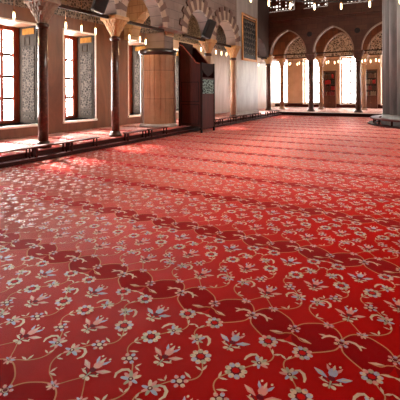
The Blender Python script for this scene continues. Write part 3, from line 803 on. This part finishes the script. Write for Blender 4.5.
# ------------------------------------------------------------------ loudspeakers
def speaker(loc, tilt, rz, label):
    o = tag(empty('loudspeaker', loc, rz), label, 'speaker', 'loudspeakers on the left arcade'); o.rotation_euler = (-.32, tilt*.5, rz)
    MB().bbox(-.13, .13, -.16, .16, -.37, .37, .02).build('cabinet', 'speaker', o)
    MB().bbox(.125, .14, -.14, .14, -.34, .34, .005).build('grille', 'grille', o)
    q = (Matrix.Translation(loc) @ o.rotation_euler.to_matrix().to_4x4()).inverted() @ Vector((XA, loc[1]+.05, 3.62))
    MB().tube([(-.12, 0, -.05), (-.2, q.y*.3, (q.z-.05)*.6), tuple(q)], .025, 8).build('bracket', 'iron', o)
speaker((XA+.42, 7.16, 3.93), .35, -.5, 'black loudspeaker tilted down from the arch above the second dark column')
speaker((XA+.42, 13.05, 3.98), .4, -.5, 'black loudspeaker tilted down above the golden capital behind the pulpit chair')

# ------------------------------------------------------------------ framed calligraphy
o = tag(empty('framed_calligraphy', (XA+.025, 18.23, 4.26)), 'tall gilt framed dark panel of pale script high on the grey pier', 'picture')
W2, H2 = 1.0, 1.2
f = MB()
f.bbox(0, .07, -W2, -W2+.12, -H2, H2, .015).bbox(0, .07, W2-.12, W2, -H2, H2, .015).bbox(0, .07, -W2+.12, W2-.12, -H2, -H2+.12, .015).bbox(0, .07, -W2+.12, W2-.12, H2-.12, H2, .015)
f.build('frame', 'gold', o)
MB().box(.0, .02, -W2+.12, W2-.12, -H2+.12, H2-.12).build('panel', 'ink', o)
rs = random.Random(8); g = MB()
for k in range(7):
    z = .86-k*.27
    y = -.72
    while y < .7:
        L = rs.uniform(.14, .34); h = rs.uniform(.03, .1)
        pts = [(.03, y+L*t, z-h*math.sin(PI*t)+.02*math.sin(7*t)) for t in [q/6 for q in range(7)]]
        g.tube(pts, [.006, .013, .018, .02, .017, .012, .005], 5)
        if rs.random() < .8:
            yy = y+L*rs.uniform(.2, .8); g.tube([(.03, yy, z-.02), (.03, yy+.012, z+.06), (.03, yy+.004, z+rs.uniform(.1, .16))], [.013, .011, .006], 5)
        if rs.random() < .6: g.tube([(.03, y+L*.5-.012, z-h-.045), (.03, y+L*.5+.012, z-h-.035)], .012, 5)
        y += L+rs.uniform(.02, .06)
g.build('script', 'script', o)
g = MB().box(.02, .03, -.78, .78, .95, 1.02); g.build('heading_strip', 'gold', o)

# ------------------------------------------------------------------ hanging lamps
def pendant(x, y, z, ztop, label, group='bulbs hung in the left gallery'):
    o = tag(empty('pendant_lamp', (x, y, z)), label, 'lamp', group)
    MB().lathe([(.008, -.12), (.02, -.085), (.028, -.03), (.025, .03), (.016, .07), (.014, .08)], n=12).build('bulb', 'bulb', o)
    MB().lathe([(.02, .075), (.03, .085), (.028, .13), (.008, .15)], n=10).build('socket', 'brass', o)
    MB().tube([(0, 0, .14), (0, 0, ztop-z)], .004, 5).build('wire', 'brass', o)
    return o
for x, y, lab in [(-8.3, 5.53, 'single hanging bulb before the widest left window, left of the nearest column'),
      (-8.3, 7.07, 'hanging bulb at the left top corner of the second window'), (-8.3, 7.63, 'hanging bulb over the middle of the second window'),
      (-8.3, 8.18, 'hanging bulb at the right top corner of the second window'), (-8.3, 9.73, 'hanging bulb at the top of the third window, left of two there'),
      (-8.3, 10.29, 'hanging bulb at the top of the third window, right of two there')]:
    pendant(x, y, 3.35, 5.75, lab)
pendant(-8.15, 10.42, 3.27, 5.75, 'hanging bulb just above the black moulding of the round pier')
for y, lab in ((14.64, 'hanging bulb left of the golden capital behind the pulpit chair'), (16.12, 'hanging bulb just right of the golden capital, before the bright wall'),
               (16.72, 'middle hanging bulb between the golden capital and the grey pier'), (17.3, 'hanging bulb nearest the golden brown column by the grey pier')):
    pendant(-8.3, y, 3.42, 5.75, lab)

def ring_lamp(x, y, z, r, n, ztop, label, cat='chandelier', name='ring_chandelier', group=None, bulb=1.0, ph=0.):
    o = tag(empty(name, (x, y, z)), label, cat, group)
    pts = [(r*math.cos(2*PI*k/48), r*math.sin(2*PI*k/48), .2*bulb) for k in range(49)]
    MB().tube(pts, .018*bulb if r < 2 else .03, 6).build('ring', 'iron', o)
    for k in range(n):
        a = 2*PI*k/n+ph; cx, cy = r*math.cos(a), r*math.sin(a); q = bulb
        b = MB().lathe([(.012*q, -.12*q), (.026*q, -.1*q), (.036*q, -.03*q), (.032*q, .03*q), (.03*q, .1*q), (.024*q, .12*q)], cx, cy, n=10).build('bulb', 'bulb', o)
        MB().lathe([(.026*q, .115*q), (.034*q, .13*q), (.03*q, .17*q), (.012*q, .2*q)], cx, cy, n=8).build('socket', 'brass', b)
    for k in range(4 if r > 2 else 3):
        a = 2*PI*k/(4 if r > 2 else 3)+.3
        MB().tube([(r*math.cos(a), r*math.sin(a), .2*bulb), (r*.03*math.cos(a), r*.03*math.sin(a), min(ztop-z, 1.1*r+.3) if r < 2 else 4.5)], .008, 5).build('chain', 'iron', o)
    MB().tube([(0, 0, min(ztop-z, 1.1*r+.3)-.02 if r < 2 else 4.45), (0, 0, ztop-z)], .012, 5).build('rod', 'iron', o)
    return o
ring_lamp(-1.15, 11.6, 4.78, 3.9, 24, ZT, 'great iron ring chandelier of bulbs hanging over the hall, dipping into the top edge', bulb=1.0, ph=.06)
for x, y, lab in ((-9.0, 24.9, 'small ring lamp in the corner bay behind the far left column'), (-6.8, 25.0, 'small ring lamp hanging in the left back arch'),
               (-4.35, 25.0, 'small ring lamp hanging in front of the left bookcase'), (-2.2, 25.0, 'small ring lamp above the right bookcase by the fluted pier'),
               (1.36, 25.0, 'small ring lamp hidden behind the fluted pier')):
    ring_lamp(x, y, 3.32, .5, 5, 5.75, lab, group='ring lamps in the back gallery', bulb=.75, ph=.4)
def lamp_light(x, y, z, w):
    d = bpy.data.lights.new('bulb_glow', 'POINT'); d.energy = w; d.color = (1, .66, .32); d.shadow_soft_size = .12
    l = bpy.data.objects.new('bulb_glow', d); COL.objects.link(l); l.location = (x, y, z)
for p in ((-9.0, 24.9), (-6.8, 25.0), (-4.35, 25.0), (-2.2, 25.0), (1.36, 25)): lamp_light(p[0], p[1], 3.2, 22)
for y in (5.53, 7.63, 10.0, 14.64, 16.9): lamp_light(-8.3, y, 3.15, 16 if y < 14 else 30)

# ------------------------------------------------------------------ bookcases and books
shelfz = [2.44, 2.0, 1.57, 1.16]
def bookcase(x0, x1, label):
    zt = 2.92; z0 = ZP_+.019; w = x1-x0; y0 = YB-.36; y1 = YB-.03
    o = tag(empty('bookcase', ((x0+x1)/2, YB-.2, z0)), label, 'bookcase', 'bookcases against the back wall')
    L = Vector(o.location)
    def B(mb, n, m, p=None): 
        q = mb.build(n, m, p or o, (0, 0, 0))
        if p is None: q.location = -L
        return q
    B(MB().box(x0, x0+.05, y0, y1, z0, zt).box(x1-.05, x1, y0, y1, z0, zt).box(x0, x1, y0, y1, zt-.05, zt).box(x0, x1, y0, y1, z0, z0+.08), 'body', 'casewood')
    B(MB().bbox(x0-.03, x1+.03, y0-.03, y1, zt, zt+.06, .01), 'cornice', 'casewood')
    B(MB().box(x0+.05, x1-.05, y1-.02, y1, z0+.08, zt-.05), 'back_board', 'caseback')
    for z in shelfz: B(MB().box(x0+.05, x1-.05, y0+.01, y1-.02, z-.06, z-.03), 'shelf', 'casewood')
    xm = (x0+x1)/2
    for a, b, k in ((x0+.05, xm-.005, 1), (xm+.005, x1-.05, -1)):
        d = B(MB().box(a, b, y0, y0+.025, z0+.08, 1.09).box(a+.06, b-.06, y0-.012, y0, z0+.16, 1.0), 'door', 'casewood')
        B(MB().lathe([(.001, .6), (.018, .605), (.018, .64), (.001, .645)], (b-.03) if k > 0 else (a+.03), y0-.025, 8), 'knob', 'brass', d)
    return o
bk = [0]
def books(x0, x1, seed, which):
    rr = random.Random(seed)
    for si, z in enumerate(shelfz):
        x = x0+.06; i = 0; run = rr.randrange(8)
        word = ['topmost', 'second', 'third', 'lowest'][si]
        while x < x1-.13:
            t = rr.uniform(.045, .075); h = rr.uniform(.24, .33)
            if rr.random() < .35: run = rr.randrange(8)
            c = run
            if si == 1 and which.startswith('left') and x < (x0+x1)/2: c = 6
            if rr.random() < .08: x += .05
            o = tag(empty('book', (x+t/2, YB-.19, z-.028)), None, 'book', 'books on the %s shelf of the %s' % (word, which))
            cn = ['red', 'dark red brown', 'dark brown', 'tan', 'dark green grey', 'pale', 'bright red', 'brown'][c]
            o['label'] = '%s book on the %s shelf of the %s' % (cn, word, which)
            MB().box(-t/2, -t/2+.005, -.1, .1, 0, h).box(t/2-.005, t/2, -.1, .1, 0, h).box(-t/2+.005, t/2-.005, -.1, -.094, 0, h).build('cover', 'book%d' % c, o)
            MB().box(-t/2+.005, t/2-.005, -.094, .095, .004, h-.006).build('pages', 'marble', o)
            x += t+.004; i += 1
bookcase(-5.76, -4.92, 'brown wooden bookcase full of books, the left one, between two bright back windows')
bookcase(-2.95, -2.12, 'brown wooden bookcase full of books nearest the fluted pier')
books(-5.76, -4.92, 3, 'left bookcase'); books(-2.95, -2.12, 5, 'right bookcase')

# ------------------------------------------------------------------ light
w = bpy.data.worlds.new('sky'); sc.world = w; w.use_nodes = True
bg = w.node_tree.nodes['Background']; bg.inputs[0].default_value = (1, .97, .93, 1); bg.inputs[1].default_value = 1.0
s = bpy.data.lights.new('sun', 'SUN'); s.energy = 33; s.angle = .1; s.color = (1, .93, .84)
so = bpy.data.objects.new('sun', s); COL.objects.link(so)
d = Vector((.8, -.22, -.56)); so.rotation_euler = d.to_track_quat('-Z', 'Y').to_euler()

# ------------------------------------------------------------------ camera
cam = bpy.data.cameras.new('camera'); co = bpy.data.objects.new('camera', cam); COL.objects.link(co)
F = 371.0; th = math.atan(212/371.0)
cam.sensor_fit = 'HORIZONTAL'; cam.sensor_width = 36; cam.lens = F/400*36; cam.shift_y = -(200-91.2)/400; cam.clip_end = 200
co.matrix_world = Matrix.Translation((0, 0, 1.5)) @ Matrix.Rotation(th, 4, 'Z') @ Matrix.Rotation(PI/2, 4, 'X') @ Matrix.Rotation(-.0052, 4, 'Z')
sc.camera = co
sc.view_settings.view_transform = 'Standard'; sc.view_settings.look = 'None'; sc.view_settings.gamma = 1; sc.view_settings.use_curve_mapping = False
sc.view_settings.exposure = 0.8
sc.cycles.use_denoising = True; sc.cycles.max_bounces = 8; sc.cycles.diffuse_bounces = 5; sc.cycles.sample_clamp_indirect = 6
